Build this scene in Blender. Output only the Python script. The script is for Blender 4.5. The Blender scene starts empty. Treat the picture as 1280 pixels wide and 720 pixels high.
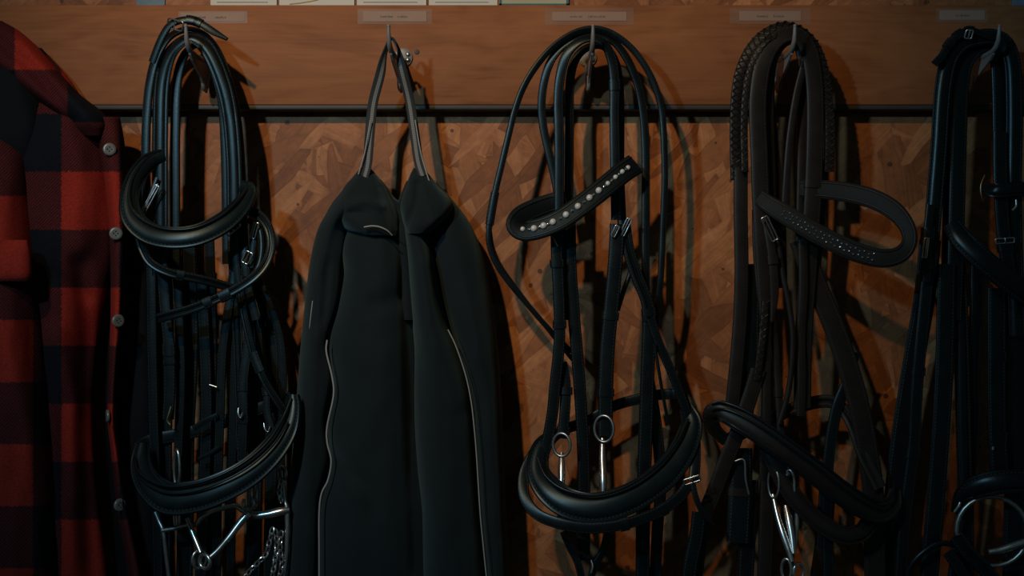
import bpy, bmesh, math, random
from mathutils import Vector, Matrix, noise
random.seed(7)
S = bpy.context.scene
COL = S.collection
PI = math.pi
CAM_D, Z0 = 1400.0, 1.42          # camera distance from the wall in mm, camera height in m

OFF = [0.0]
def P(px, py, d):
    """photo pixel + distance in front of the wall (mm) -> world point (m)."""
    d = d + OFF[0]
    k = (CAM_D - d) / CAM_D / 1000.0
    return Vector(((px - 640) * k, -d / 1000.0, Z0 + (360 - py) * k))

# ------------------------------------------------------------------ materials
def new_mat(name):
    m = bpy.data.materials.new(name); m.use_nodes = True
    nt = m.node_tree; nt.nodes.clear()
    out = nt.nodes.new('ShaderNodeOutputMaterial')
    b = nt.nodes.new('ShaderNodeBsdfPrincipled')
    nt.links.new(b.outputs[0], out.inputs[0])
    return m, nt, b
class NB:
    """tiny node builder"""
    def __init__(s, nt): s.nt = nt
    def n(s, t, **kw):
        x = s.nt.nodes.new(t)
        for k, v in kw.items(): setattr(x, k, v)
        return x
    def l(s, a, b): s.nt.links.new(a, b)
    def put(s, sock, v):
        if hasattr(v, 'is_output'): s.l(v, sock)
        else: sock.default_value = v
    def math(s, op, a, b=0.0, c=None):
        x = s.n('ShaderNodeMath', operation=op); s.put(x.inputs[0], a); s.put(x.inputs[1], b)
        if c is not None: s.put(x.inputs[2], c)
        return x.outputs[0]
    def mix(s, f, a, b, blend='MIX'):
        x = s.n('ShaderNodeMix', data_type='RGBA', blend_type=blend)
        s.put(x.inputs[0], f); s.put(x.inputs[6], a); s.put(x.inputs[7], b)
        return x.outputs[2]
    def ramp(s, f, stops):
        x = s.n('ShaderNodeValToRGB'); e = x.color_ramp.elements
        while len(e) < len(stops): e.new(0.5)
        for i, (p, c) in enumerate(stops): e[i].position = p; e[i].color = (*c, 1)
        s.l(f, x.inputs[0]); return x.outputs[0]
    def mapping(s, vec, loc=(0,0,0), rot=(0,0,0), scale=(1,1,1)):
        x = s.n('ShaderNodeMapping'); s.l(vec, x.inputs[0])
        x.inputs[1].default_value = loc; x.inputs[2].default_value = rot; x.inputs[3].default_value = scale
        return x.outputs[0]
    def noise(s, vec, scale, detail=3, rough=.5, dist=0):
        x = s.n('ShaderNodeTexNoise'); s.l(vec, x.inputs['Vector'])
        x.inputs['Scale'].default_value = scale; x.inputs['Detail'].default_value = detail
        x.inputs['Roughness'].default_value = rough; x.inputs['Distortion'].default_value = dist
        return x.outputs[0]
    def voro(s, vec, scale=1, feature='F1', rnd=1):
        x = s.n('ShaderNodeTexVoronoi', feature=feature); s.l(vec, x.inputs['Vector'])
        x.inputs['Scale'].default_value = scale; x.inputs['Randomness'].default_value = rnd
        return x
    def bump(s, h, strength, dist, bsdf):
        x = s.n('ShaderNodeBump'); x.inputs['Strength'].default_value = strength; x.inputs['Distance'].default_value = dist
        s.l(h, x.inputs['Height']); s.l(x.outputs[0], bsdf.inputs['Normal'])

def mat_osb():
    m, nt, b = new_mat('osb'); q = NB(nt)
    tc = q.n('ShaderNodeTexCoord').outputs['Object']
    rot = q.mapping(tc, rot=(PI/2, 0, 0))               # wall plane xz -> xy
    warp = q.n('ShaderNodeTexNoise'); q.l(rot, warp.inputs['Vector']); warp.inputs['Scale'].default_value = 14
    wv = q.n('ShaderNodeVectorMath', operation='MULTIPLY_ADD'); q.l(warp.outputs['Color'], wv.inputs[0])
    wv.inputs[1].default_value = (.012, .012, .012); q.l(rot, wv.inputs[2]); rot = wv.outputs[0]
    col = None; hsum = None
    angs = [1.45, .35, 2.2, 1.15, 2.75, 1.75, .8]
    for i, a in enumerate(angs):
        r = q.mapping(rot, loc=(i*3.7, i*1.9, 0), rot=(0, 0, a))
        mp = q.mapping(r, scale=(11, 46, 0.0))
        v = q.voro(mp, 1)
        sep = q.n('ShaderNodeSeparateColor'); q.l(v.outputs['Color'], sep.inputs[0])
        fib = q.noise(q.mapping(r, scale=(14, 300, 1)), 1, 3, .6)
        tone = q.math('ADD', q.math('MULTIPLY', sep.outputs[0], .62), q.math('MULTIPLY', fib, .5))
        c = q.ramp(tone, [(.08, (.14, .045, .0155)), (.40, (.255, .090, .032)), (.68, (.335, .125, .046)), (1.0, (.50, .22, .092))])
        edge = q.voro(mp, 1, 'DISTANCE_TO_EDGE').outputs['Distance']
        em = q.math('SMOOTHSTEP', edge, 0.0, .05) if False else q.math('MINIMUM', q.math('MULTIPLY', edge, 16), 1.0)
        c = q.mix(q.math('MULTIPLY', q.math('SUBTRACT', 1.0, em), .22), c, (.085, .03, .011, 1))
        h = q.math('ADD', sep.outputs[1], q.math('MULTIPLY', fib, .25))
        if col is None: col, hsum = c, h
        else:
            mask = q.math('MULTIPLY', q.math('GREATER_THAN', sep.outputs[2], .60), 1.0)
            col = q.mix(mask, col, c)
            x = q.n('ShaderNodeMix', data_type='FLOAT'); q.l(mask, x.inputs[0]); q.l(hsum, x.inputs[2]); q.l(h, x.inputs[3]); hsum = x.outputs[0]
    fine = q.noise(q.mapping(rot, scale=(70, 70, 1)), 1, 4, .7)
    col = q.mix(.55, col, q.ramp(fine, [(.3, (.62, .58, .55)), (.7, (1.28, 1.22, 1.2))]), 'MULTIPLY')
    # knots, bark specks and soft large scale tone
    big = q.noise(rot, 5, 2)
    col = q.mix(.45, col, q.ramp(big, [(.3, (.55, .5, .45)), (.7, (1.25, 1.15, 1.1))]), 'MULTIPLY')
    sp = q.voro(q.mapping(rot, scale=(26, 26, 0)), 1)
    spm = q.math('LESS_THAN', sp.outputs['Distance'], .085)
    col = q.mix(q.math('MULTIPLY', spm, .75), col, (.03, .014, .008, 1))
    q.l(col, b.inputs['Base Color']); b.inputs['Roughness'].default_value = .62
    b.inputs['Specular IOR Level'].default_value = .25
    q.bump(hsum, .25, .001, b)
    return m

def mat_board():
    m, nt, b = new_mat('stained_board'); q = NB(nt)
    tc = q.n('ShaderNodeTexCoord').outputs['Object']
    r = q.mapping(tc, rot=(PI/2, 0, 0))
    w = q.noise(q.mapping(r, scale=(2.2, 9, 1)), 1, 4, .55, .6)
    rings = q.math('FRACT', q.math('MULTIPLY', q.math('ADD', w, q.math('MULTIPLY', q.n('ShaderNodeSeparateXYZ').outputs[1] if False else w, .0)), 9))
    rg = q.math('ABSOLUTE', q.math('SUBTRACT', rings, .5))
    fine = q.noise(q.mapping(r, scale=(9, 260, 1)), 1, 4, .6)
    mott = q.noise(q.mapping(r, scale=(7, 16, 1)), 1, 3, .6, .4)
    t = q.math('ADD', q.math('MULTIPLY', rg, .34), q.math('ADD', q.math('MULTIPLY', fine, .35), q.math('MULTIPLY', mott, .55)))
    c = q.ramp(t, [(.25, (.15, .047, .017)), (.5, (.245, .084, .031)), (.8, (.315, .114, .044))])
    q.l(c, b.inputs['Base Color']); b.inputs['Roughness'].default_value = .6
    b.inputs['Specular IOR Level'].default_value = .12
    q.bump(t, .15, .0006, b)
    return m

def mat_leather(name, col, rough=.42, stitch=(.07, .08, .08), spec=.5, tint=(.8, 1, 1)):
    m, nt, b = new_mat(name); q = NB(nt)
    uv = q.n('ShaderNodeUVMap').outputs[0]
    tc = q.n('ShaderNodeTexCoord').outputs['Object']
    sx = q.n('ShaderNodeSeparateXYZ'); q.l(uv, sx.inputs[0])
    av = q.math('ABSOLUTE', sx.outputs[1])
    line = q.math('LESS_THAN', q.math('ABSOLUTE', q.math('SUBTRACT', av, .74)), .05)
    dash = q.math('LESS_THAN', q.math('FRACT', q.math('MULTIPLY', sx.outputs[0], 250)), .62)
    st = q.math('MULTIPLY', line, dash)
    n1 = q.noise(tc, 60, 4, .6); n2 = q.noise(tc, 900, 2, .6)
    base = q.mix(n1, (*[c*.6 for c in col], 1), (*[c*1.5 for c in col], 1))
    c = q.mix(q.math('MULTIPLY', st, .35), base, (*stitch, 1))
    q.l(c, b.inputs['Base Color'])
    rr = q.math('ADD', rough - .06, q.math('MULTIPLY', n1, .14)); q.l(rr, b.inputs['Roughness'])
    b.inputs['Specular IOR Level'].default_value = spec; b.inputs['Specular Tint'].default_value = (*tint, 1)
    h = q.math('SUBTRACT', q.math('ADD', q.math('MULTIPLY', n2, .25), q.math('MULTIPLY', n1, .4)), q.math('MULTIPLY', line, .5))
    q.bump(h, .35, .0008, b)
    return m

def mat_metal(name, col=(.62, .6, .57), rough=.22):
    m, nt, b = new_mat(name); q = NB(nt)
    tc = q.n('ShaderNodeTexCoord').outputs['Object']
    n1 = q.noise(tc, 120, 3)
    q.l(q.mix(n1, (*[c*.75 for c in col], 1), (*col, 1)), b.inputs['Base Color'])
    b.inputs['Metallic'].default_value = .95
    q.l(q.math('ADD', rough - .08, q.math('MULTIPLY', n1, .2)), b.inputs['Roughness'])
    return m

def mat_fabric(name, col, rough=.9):
    m, nt, b = new_mat(name); q = NB(nt)
    tc = q.n('ShaderNodeTexCoord').outputs['Object']
    n1 = q.noise(tc, 700, 2, .7); n2 = q.noise(tc, 25, 3)
    q.l(q.mix(n2, (*[c*.75 for c in col], 1), (*[c*1.25 for c in col], 1)), b.inputs['Base Color'])
    b.inputs['Roughness'].default_value = rough; b.inputs['Specular IOR Level'].default_value = .2
    b.inputs['Sheen Weight'].default_value = .12; b.inputs['Sheen Roughness'].default_value = .5
    b.inputs['Sheen Tint'].default_value = (.5, .8, .8, 1)
    q.bump(n1, .4, .0006, b)
    return m

def mat_webbing():
    m, nt, b = new_mat('webbing'); q = NB(nt)
    uv = q.n('ShaderNodeUVMap').outputs[0]
    sx = q.n('ShaderNodeSeparateXYZ'); q.l(uv, sx.inputs[0])
    mid = q.math('LESS_THAN', q.math('ABSOLUTE', q.math('SUBTRACT', sx.outputs[1], .15)), .34)
    weave = q.math('GREATER_THAN', q.math('FRACT', q.math('MULTIPLY', sx.outputs[0], 420)), .4)
    c = q.mix(q.math('MULTIPLY', mid, q.math('ADD', .65, q.math('MULTIPLY', weave, .35))), (.012, .012, .012, 1), (.17, .155, .135, 1))
    q.l(c, b.inputs['Base Color']); b.inputs['Roughness'].default_value = .8
    q.bump(weave, .3, .0006, b)
    return m

def mat_plaid():
    m, nt, b = new_mat('plaid_flannel'); q = NB(nt)
    uv = q.n('ShaderNodeUVMap').outputs[0]
    tc = q.n('ShaderNodeTexCoord').outputs['Object']
    sx = q.n('ShaderNodeSeparateXYZ'); q.l(uv, sx.inputs[0])
    wob = q.math('MULTIPLY', q.math('SUBTRACT', q.noise(tc, 500, 3, .8), .5), .07)
    fu = q.math('LESS_THAN', q.math('FRACT', q.math('ADD', sx.outputs[0], wob)), .5)
    fv = q.math('LESS_THAN', q.math('FRACT', q.math('ADD', sx.outputs[1], wob)), .5)
    s = q.math('ADD', fu, fv)                                 # 0 dark, 1 mixed, 2 red
    tw = q.math('FRACT', q.math('MULTIPLY', q.math('ADD', sx.outputs[0], sx.outputs[1]), 34))
    twm = q.math('GREATER_THAN', tw, .5)
    mixed = q.mix(q.math('ADD', .2, q.math('MULTIPLY', twm, .5)), (.012, .007, .009, 1), (.115, .013, .010, 1))
    c = q.mix(q.math('GREATER_THAN', s, .5), (.006, .0065, .009, 1), mixed)
    c = q.mix(q.math('GREATER_THAN', s, 1.5), c, (.26, .020, .011, 1))
    fuzz = q.noise(tc, 450, 3, .7)
    c = q.mix(.6, c, q.ramp(fuzz, [(.3, (.5, .5, .5)), (.7, (1.3, 1.3, 1.3))]), 'MULTIPLY')
    q.l(c, b.inputs['Base Color']); b.inputs['Roughness'].default_value = .95
    b.inputs['Specular IOR Level'].default_value = .1
    q.bump(fuzz, .5, .0012, b)
    return m

def mat_plain(name, col, rough=.6, spec=.3, var=.15, scale=40):
    m, nt, b = new_mat(name); q = NB(nt)
    tc = q.n('ShaderNodeTexCoord').outputs['Object']
    n1 = q.noise(tc, scale, 3)
    q.l(q.mix(n1, (*[c*(1-var) for c in col], 1), (*[c*(1+var) for c in col], 1)), b.inputs['Base Color'])
    b.inputs['Roughness'].default_value = rough; b.inputs['Specular IOR Level'].default_value = spec
    return m

M = dict(
    osb=mat_osb(), board=mat_board(),
    black=mat_leather('black_leather', (.0042, .0052, .0056), .34, spec=.3),
    soft=mat_leather('soft_black_leather', (.0042, .0070, .0078), .37, spec=.32),
    matte=mat_leather('matte_black_leather', (.0042, .0048, .005), .55, spec=.2),
    mattebrown=mat_leather('matte_brown_leather', (.0125, .0095, .008), .6, stitch=(.05, .045, .04), spec=.15),
    brown=mat_leather('dark_brown_leather', (.0125, .009, .0072), .42, stitch=(.05, .045, .04), spec=.28, tint=(1, .95, .9)),
    steel=mat_metal('stainless_steel', (.66, .60, .55), .27), dull=mat_metal('dull_nickel', (.42, .4, .37), .34),
    hookm=mat_plain('zinc_plated_hook', (.17, .15, .13), .42, .6),
    cloth=mat_fabric('softshell', (.0055, .0088, .0094)), near_black=mat_plain('near_black', (.006, .006, .007), .9, .1),
    piping=mat_plain('reflective_piping', (.26, .24, .22), .5), web=mat_webbing(), plaid=mat_plaid(),
    pearl=mat_plain('pearl', (.55, .5, .45), .18, .7, .06), crystal=mat_metal('crystal', (.75, .75, .75), .08),
    button=mat_plain('button', (.12, .105, .09), .3, .5), strip=mat_plain('dark_edging', (.045, .038, .033), .55, .3),
    tape=None, paper=mat_plain('paper', (.55, .49, .41), .7, .2, .06, 30), ink=mat_plain('ink', (.05, .045, .045), .8),
    cardline=mat_plain('printed_grey', (.22, .2, .18), .8), cardgreen=mat_plain('printed_olive', (.36, .33, .2), .7),
    cardteal=mat_plain('printed_teal', (.06, .11, .12), .7), cardblue=mat_plain('printed_blue_grey', (.14, .19, .23), .7, .2, .5, 60),
    gold=mat_plain('printed_gold', (.42, .26, .09), .7), labelpaper=mat_plain('label_paper', (.30, .175, .12), .6, .2, .08, 60),
    labeltext=mat_plain('label_ink', (.16, .12, .11), .8), concrete=mat_plain('concrete', (.12, .11, .1), .9), brass=mat_metal('brass', (.35, .26, .14), .35),
)
def mat_tape():
    m, nt, b = new_mat('clear_tape'); q = NB(nt)
    b.inputs['Base Color'].default_value = (.42, .32, .27, 1); b.inputs['Roughness'].default_value = .35
    b.inputs['Alpha'].default_value = .16
    return m
M['tape'] = mat_tape()

# ------------------------------------------------------------------ mesh tools
def cr(p0, p1, p2, p3, t):
    """Catmull-Rom on tuples"""
    return [0.5*((2*b) + (-a+c)*t + (2*a-5*b+4*c-d)*t*t + (-a+3*b-3*c+d)*t*t*t) for a, b, c, d in zip(p0, p1, p2, p3)]
def spline(pts, step=5.0, closed=False):
    pts = [list(p) for p in pts]
    n = len(pts); out = []
    segs = n if closed else n - 1
    for i in range(segs):
        if closed: a, b, c, d = pts[(i-1) % n], pts[i], pts[(i+1) % n], pts[(i+2) % n]
        else:
            b, c = pts[i], pts[i+1]
            a = pts[i-1] if i else [2*x-y for x, y in zip(b, c)]
            d = pts[i+2] if i+2 < n else [2*x-y for x, y in zip(c, b)]
        L = math.sqrt(sum((x-y)**2 for x, y in zip(b[:3], c[:3])))
        k = max(1, int(round(L/step)))
        for j in range(k): out.append(cr(a, b, c, d, j/k))
    if not closed: out.append(pts[-1])
    return out

class Builder:
    """collects geometry of one mesh object, in world coordinates relative to an origin"""
    def __init__(s, origin=(0, 0, 0)): s.v = []; s.f = []; s.uv = []; s.o = Vector(origin)
    def add(s, verts, faces, uvs=None):
        b = len(s.v); s.v += [Vector(v) - s.o for v in verts]
        s.f += [tuple(b+i for i in f) for f in faces]
        s.uv += list(uvs) if uvs else [(0, 0)]*len(verts)
    def build(s, name, mat, parent=None, smooth=True, subsurf=0, sharp=None):
        me = bpy.data.meshes.new(name); me.from_pydata(s.v, [], s.f)
        ul = me.uv_layers.new(name='UVMap')
        for lp in me.loops: ul.data[lp.index].uv = s.uv[lp.vertex_index]
        bm = bmesh.new(); bm.from_mesh(me); bmesh.ops.recalc_face_normals(bm, faces=bm.faces); bm.to_mesh(me); bm.free()
        if smooth:
            for p in me.polygons: p.use_smooth = True
            try: me.set_sharp_from_angle(angle=math.radians(sharp or 50))
            except Exception: pass
        me.materials.append(mat)
        o = bpy.data.objects.new(name, me); COL.objects.link(o)
        if parent: o.parent = parent
        if subsurf:
            md = o.modifiers.new('sub', 'SUBSURF'); md.levels = md.render_levels = subsurf
        return o

PROF = {
    'flat':   [(-1, -.25), (-1, .1), (-.93, .36), (-.8, .5), (-.4, .62), (0, .66), (.4, .62), (.8, .5), (.93, .36), (1, .1), (1, -.25), (.9, -.45), (-.9, -.45)],
    'raised': [(-1, -.4), (-1, .1), (-.92, .3), (-.66, .3), (-.5, .75), (-.2, .95), (.2, .95), (.5, .75), (.66, .3), (.92, .3), (1, .1), (1, -.4), (.9, -.5), (-.9, -.5)],
    'padded': [(-1, -.6), (-1.04, 0), (-.97, .45), (-.84, .5), (-.76, .22), (-.68, .5), (-.5, .9), (-.2, 1.1), (.2, 1.1), (.5, .9), (.68, .5), (.76, .22), (.84, .5), (.97, .45), (1.04, 0), (1, -.6), (.6, -.9), (-.6, -.9)],
    'roll':   [(math.cos(a), math.sin(a)) for a in [-k*2*PI/12 for k in range(12)]],
    'double': [(-1, 0), (-.93, .5), (-.6, .95), (-.3, .85), (-.06, .2), (.06, .2), (.3, .85), (.6, .95), (.93, .5), (1, 0), (.93, -.5), (.5, -.7), (-.5, -.7), (-.93, -.5)],
}
def path_frames(pts, w, arch=0.0, step=5.0, ang0=0.0):
    """pts: (px,py,d[,angle[,wscale]]) -> list of (pos, W, N, width_m) in world space"""
    full = []
    for p in pts:
        p = list(p)
        if len(p) < 4: p.append(ang0)
        if len(p) < 5: p.append(1.0)
        full.append(p)
    sm = spline(full, step)
    pos = [P(q[0], q[1], q[2]) for q in sm]
    fr = []; lastW = None
    for i, q in enumerate(sm):
        T = (pos[min(i+1, len(pos)-1)] - pos[max(i-1, 0)]).normalized()
        V = Vector((0, -1, 0))
        W = T.cross(V)
        if W.length < .25 and lastW is not None: W = lastW - T*lastW.dot(T)
        W.normalize()
        if lastW is not None and W.dot(lastW) < -.3: pass
        N = W.cross(T).normalized()
        if N.y > 0: N = -N
        a = math.radians(q[3] + (arch*abs(T.x)**1.2 if q[1] < 150 else 0))
        W2 = W*math.cos(a) + N*math.sin(a); N2 = N*math.cos(a) - W*math.sin(a)
        lastW = W
        k = (CAM_D - q[2])/CAM_D/1000.0
        fr.append((pos[i], W2, N2, w*q[4]*k/2))
    return fr
def ribbon(B, fr, t, prof='flat', grow=0.0, off=0.0):
    pr = PROF[prof]; n = len(pr); vs = []; uv = []; fs = []
    acc = 0.0
    for i, (p, W, N, hw) in enumerate(fr):
        if i: acc += (p - fr[i-1][0]).length
        for a, b in pr:
            vs.append(p + W*(a*(hw+grow)) + N*(b*(t/1000.0+grow*2) + off)); uv.append((acc, a))
    for i in range(len(fr)-1):
        for j in range(n):
            k = (j+1) % n
            fs.append((i*n+j, i*n+k, (i+1)*n+k, (i+1)*n+j))
    fs.append(tuple(range(n))[::-1]); fs.append(tuple((len(fr)-1)*n+j for j in range(n)))
    B.add(vs, fs, uv)
def tube(B, pts, r, sides=8, closed=False):
    """pts world Vectors, r radius (m) number or list"""
    n = len(pts); vs = []; fs = []; uv = []
    ref = None
    for i, p in enumerate(pts):
        a = pts[(i-1) % n] if (closed or i) else pts[0]; b = pts[(i+1) % n] if (closed or i < n-1) else pts[-1]
        T = (b-a).normalized()
        if ref is None:
            ref = Vector((0, 0, 1)) if abs(T.z) < .9 else Vector((1, 0, 0))
        X = ref - T*ref.dot(T); X.normalize(); ref = X; Y = T.cross(X)
        rr = r[i] if isinstance(r, (list, tuple)) else r
        for k in range(sides):
            a_ = 2*PI*k/sides
            vs.append(p + X*(rr*math.cos(a_)) + Y*(rr*math.sin(a_))); uv.append((i*.01, k/sides))
    m = n if closed else n-1
    for i in range(m):
        for k in range(sides):
            k2 = (k+1) % sides; j = (i+1) % n
            fs.append((i*sides+k, i*sides+k2, j*sides+k2, j*sides+k))
    if not closed:
        fs.append(tuple(range(sides))[::-1]); fs.append(tuple((n-1)*sides+k for k in range(sides)))
    B.add(vs, fs, uv)
def ptube(B, pts, r_mm, sides=8, closed=False, step=4.0):
    """pixel points (px,py,d[,r]) -> tube"""
    full = [list(p)+([r_mm] if len(p) < 4 else []) for p in pts]
    sm = spline(full, step, closed)
    tube(B, [P(q[0], q[1], q[2]) for q in sm], [q[3]/1000.0 for q in sm], sides, closed)
def box(B, lo, hi, bev=0.0):
    bm = bmesh.new()
    bmesh.ops.create_cube(bm, size=1)
    for v in bm.verts:
        v.co = Vector([(lo[i]+hi[i])/2 + v.co[i]*(hi[i]-lo[i]) for i in range(3)])
    if bev: bmesh.ops.bevel(bm, geom=list(bm.edges), offset=bev, segments=2, affect='EDGES', profile=.5)
    bm.verts.ensure_lookup_table(); bm.verts.index_update()
    B.add([v.co.copy() for v in bm.verts], [[v.index for v in f.verts] for f in bm.faces]); bm.free()
def ball(B, c, r, sc=(1, 1, 1), seg=10):
    bm = bmesh.new(); bmesh.ops.create_uvsphere(bm, u_segments=seg, v_segments=max(6, seg*2//3), radius=r)
    B.add([Vector(c) + Vector((v.co.x*sc[0], v.co.y*sc[1], v.co.z*sc[2])) for v in bm.verts], [[v.index for v in f.verts] for f in bm.faces]); bm.free()
def disc(B, c, r, t, axis=Vector((0, -1, 0)), seg=24, dome=0.0, bev=.15):
    """solid button-like disc, axis = outward"""
    axis = axis.normalized(); X = axis.orthogonal().normalized(); Y = axis.cross(X)
    rings = [(1-.02, 0), (1, .25), (1, .75), (1-bev, 1.0), (.55, 1+dome*.6), (.0, 1+dome)]
    vs = []; fs = []
    for rr, h in rings[:-1]:
        for k in range(seg):
            a = 2*PI*k/seg
            vs.append(Vector(c) + X*(r*rr*math.cos(a)) + Y*(r*rr*math.sin(a)) + axis*(t*h))
    for i in range(len(rings)-2):
        for k in range(seg):
            k2 = (k+1) % seg; fs.append((i*seg+k, i*seg+k2, (i+1)*seg+k2, (i+1)*seg+k))
    vs.append(Vector(c)+axis*(t*rings[-1][1])); top = len(vs)-1; b = (len(rings)-2)*seg
    for k in range(seg): fs.append((b+k, b+(k+1) % seg, top))
    fs.append(tuple(range(seg))[::-1]); B.add(vs, fs)

def tag(o, label, cat, group=None):
    o['label'] = label; o['category'] = cat
    if group: o['group'] = group
    return o
def empty(name, loc):
    e = bpy.data.objects.new(name, None); COL.objects.link(e); e.location = loc; e.empty_display_size = .02
    return e
def structure(o): o['kind'] = 'structure'; return o

# ------------------------------------------------------------------ the setting
B = Builder(); box(B, (-2.2, 0, 0), (2.2, .018, 2.7)); structure(B.build('wall_back', M['osb'], smooth=False))
B = Builder(); box(B, (-2.2, -3.2, -.1), (2.2, .018, 0)); structure(B.build('floor', M['concrete'], smooth=False))

# ------------------------------------------------------------------ hook rack: board, edging, hooks, name labels
BD = 26.0                                   # board front, mm before the wall
rack = empty('hook_rack', P(640, 70, 0)); RO = rack.location.copy()
tag(rack, 'long stained wooden board carrying a row of metal coat hooks and taped name labels', 'coat rack')
zt, zb = P(0, 6, BD).z, P(0, 131, BD).z
B = Builder(RO); box(B, (-1.75, -BD/1000, zb), (1.75, -.0005, zt), .0018); B.build('board', M['board'], rack, sharp=30)
B = Builder(RO); box(B, (-1.75, -(BD-1)/1000, zb-.0055), (1.75, -.0005, zb+.0002), .0015); e = B.build('edge_strip', M['strip'], rack, sharp=30)
e['label'] = 'dark narrow edging under the board'

def hook(px, py, turn=0.0):
    c = P(px, py, BD); rot = Matrix.Rotation(turn, 3, 'Z')
    def L(x, d, z): return c + rot @ Vector((x/1000, -d/1000, z/1000))
    B = Builder(RO); disc(B, c, .0115, .003, dome=.25); h = B.build('coat_hook', M['hookm'], rack)
    B = Builder(RO)
    pts = [(0, 1, -4), (0, 30, -9), (0, 60, -11), (0, 82, -10), (0, 92, -6), (0, 97, 0), (0, 99, 8), (0, 100, 15)]
    tube(B, [L(*p) for p in pts], [.0036, .0036, .0034, .0032, .003, .0026, .0022, .0018], 10)
    ball(B, L(0, 100, 15.5), .0022); B.build('upper_prong', M['hookm'], h)
    B = Builder(RO)
    pts = [(0, 2, -12), (0, 8, -26), (0, 14, -38), (0, 20, -43), (0, 26, -42), (0, 30, -37), (0, 31, -31)]
    tube(B, [L(*p) for p in pts], [.0032, .0032, .003, .0028, .0026, .0024, .0022], 10); ball(B, L(0, 31, -30), .0028)
    B.build('lower_prong', M['hookm'], h)
    B = Builder(RO)                                             # stamped web between the prongs
    poly = [(1, -3), (30, -8), (60, -10), (86, -9), (84, -14), (76, -19), (60, -25), (40, -32), (26, -42), (14, -46), (8, -30), (1, -14)]
    vs = [L(-1.3, d, z) for d, z in poly] + [L(1.3, d, z) for d, z in poly]; n = len(poly)
    B.add(vs, [tuple(range(n)), tuple(range(2*n-1, n-1, -1))] + [(i, (i+1) % n, n+(i+1) % n, n+i) for i in range(n)])
    B.build('web', M['hookm'], h, smooth=False)
    for dz in (6.5, -7):
        B = Builder(RO); disc(B, L(6.3, 2.6, dz*.5), .0028, .0016, dome=.5, seg=12); B.build('screw', M['dull'], h)
for px, py in [(-82, 50), (262, 72), (504, 72), (734, 72), (968, 72), (1205, 72)]:
    hook(px, py, -.07 if px == 504 else 0)
B = Builder(RO); disc(B, P(521, 65, BD), .0032, .0008, dome=.2, seg=14); B.build('screw', M['strip'], rack)

def name_label(x0, x1, y0, y1, words, inner=(10, 4)):
    B = Builder(RO); lo, hi = P(x0, y1, BD), P(x1, y0, BD)
    box(B, (lo.x, -BD/1000-.0003, lo.z), (hi.x, -BD/1000+.0001, hi.z)); t = B.build('name_label', M['tape'], rack, smooth=False)
    lo, hi = P(x0+inner[0], y1-inner[1], BD), P(x1-inner[0], y0+inner[1], BD)
    B = Builder(RO); box(B, (lo.x, -BD/1000-.0006, lo.z), (hi.x, -BD/1000-.0002, hi.z)); B.build('paper_strip', M['labelpaper'], t, smooth=False)
    B = Builder(RO); rnd = random.Random(int(x0))
    ym = (y0+y1)/2 + .5
    for a, b in words:
        x = a
        while x < b - .8:                                       # tiny pen strokes, too small to read in the photo
            h = rnd.choice([2.2, 2.2, 3.2, 2.0]); w = rnd.choice([.55, .7, .8])
            lo, hi = P(x, ym+1.3, BD), P(x+w, ym+1.3-h, BD)
            box(B, (lo.x, -BD/1000-.0009, lo.z), (hi.x, -BD/1000-.0005, hi.z))
            if rnd.random() < .6:
                lo, hi = P(x, ym+.2, BD), P(x+1.5, ym-.45, BD); box(B, (lo.x, -BD/1000-.0009, lo.z), (hi.x, -BD/1000-.0005, hi.z))
            x += rnd.choice([1.5, 1.7, 2.0])
    B.build('lettering', M['labeltext'], t, smooth=False)
name_label(223, 309, 14, 29, [(246, 258), (269, 283)], (3, 2))
name_label(447, 540, 11, 30, [(476, 491), (497, 510)], (7, 3))
name_label(681, 792, 10, 31, [(713, 728), (735, 757)], (9, 5))
name_label(912, 1013, 10, 30, [(946, 960), (967, 982)], (12, 4))
name_label(1170, 1235, 10, 28, [(1195, 1211)], (4, 3))

# ------------------------------------------------------------------ cards above the board
def card(x0, x1, face, label, kind, cat='card'):
    d = 2.5; top = -62
    o = empty('wall_card', P((x0+x1)/2, 8, 0)); org = o.location
    tag(o, label, cat, 'cards pinned above the board')
    lo, hi = P(x0, 9, d), P(x1, top, d)
    B = Builder(org); box(B, (lo.x, -d/1000, lo.z), (hi.x, -.0002, hi.z), .0004); B.build('sheet', M[face], o, smooth=False)
    if kind == 'text':
        B = Builder(org)
        for yy in (3.2, -3, -9, -20, -26, -32, -38):
            a, b = P(x0+8, yy, d+.3), P(x1-8-((yy*7) % 19), yy-.9, d+.3); box(B, (a.x, -(d+.4)/1000, a.z), (b.x, -(d-.2)/1000, b.z))
        B.build('printed_lines', M['cardline'], o, smooth=False)
    if kind == 'curve':
        B = Builder(org)
        ptube(B, [(x0+13, 5.2, d), (x0+30, 3.2, d), (x0+50, -1, d), (x0+70, -12, d)], .8); B.build('printed_curve', M['gold'], o)
    if kind == 'picture':
        for (a0, a1, b0, b1) in ((x0-2, x1+3, 9.2, 4.4), (x0-2, x0+1, 9, top), (x1, x1+3, 9, top)):
            B = Builder(org); a, b = P(a0, b0, d+.6), P(a1, b1, d+.6); box(B, (a.x, -(d+.6)/1000, a.z), (b.x, -.0003, b.z)); B.build('border', M['cardteal'], o, smooth=False)
card(170, 206, 'cardblue', 'small blue-grey card on the chipboard above the first bridle, left of the white cards', 'none')
card(263, 346, 'paper', 'white printed card above the right end of the first name label', 'text')
card(349, 443, 'paper', 'white card with a thin golden curve on it, second of the white row', 'curve')
card(446, 533, 'paper', 'white card directly above the jacket hook', 'text')
card(536, 622, 'paper', 'white card just left of the olive picture card', 'text')
card(626, 708, 'cardgreen', 'olive picture card with a dark teal border above the pearl bridle', 'picture')
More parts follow.
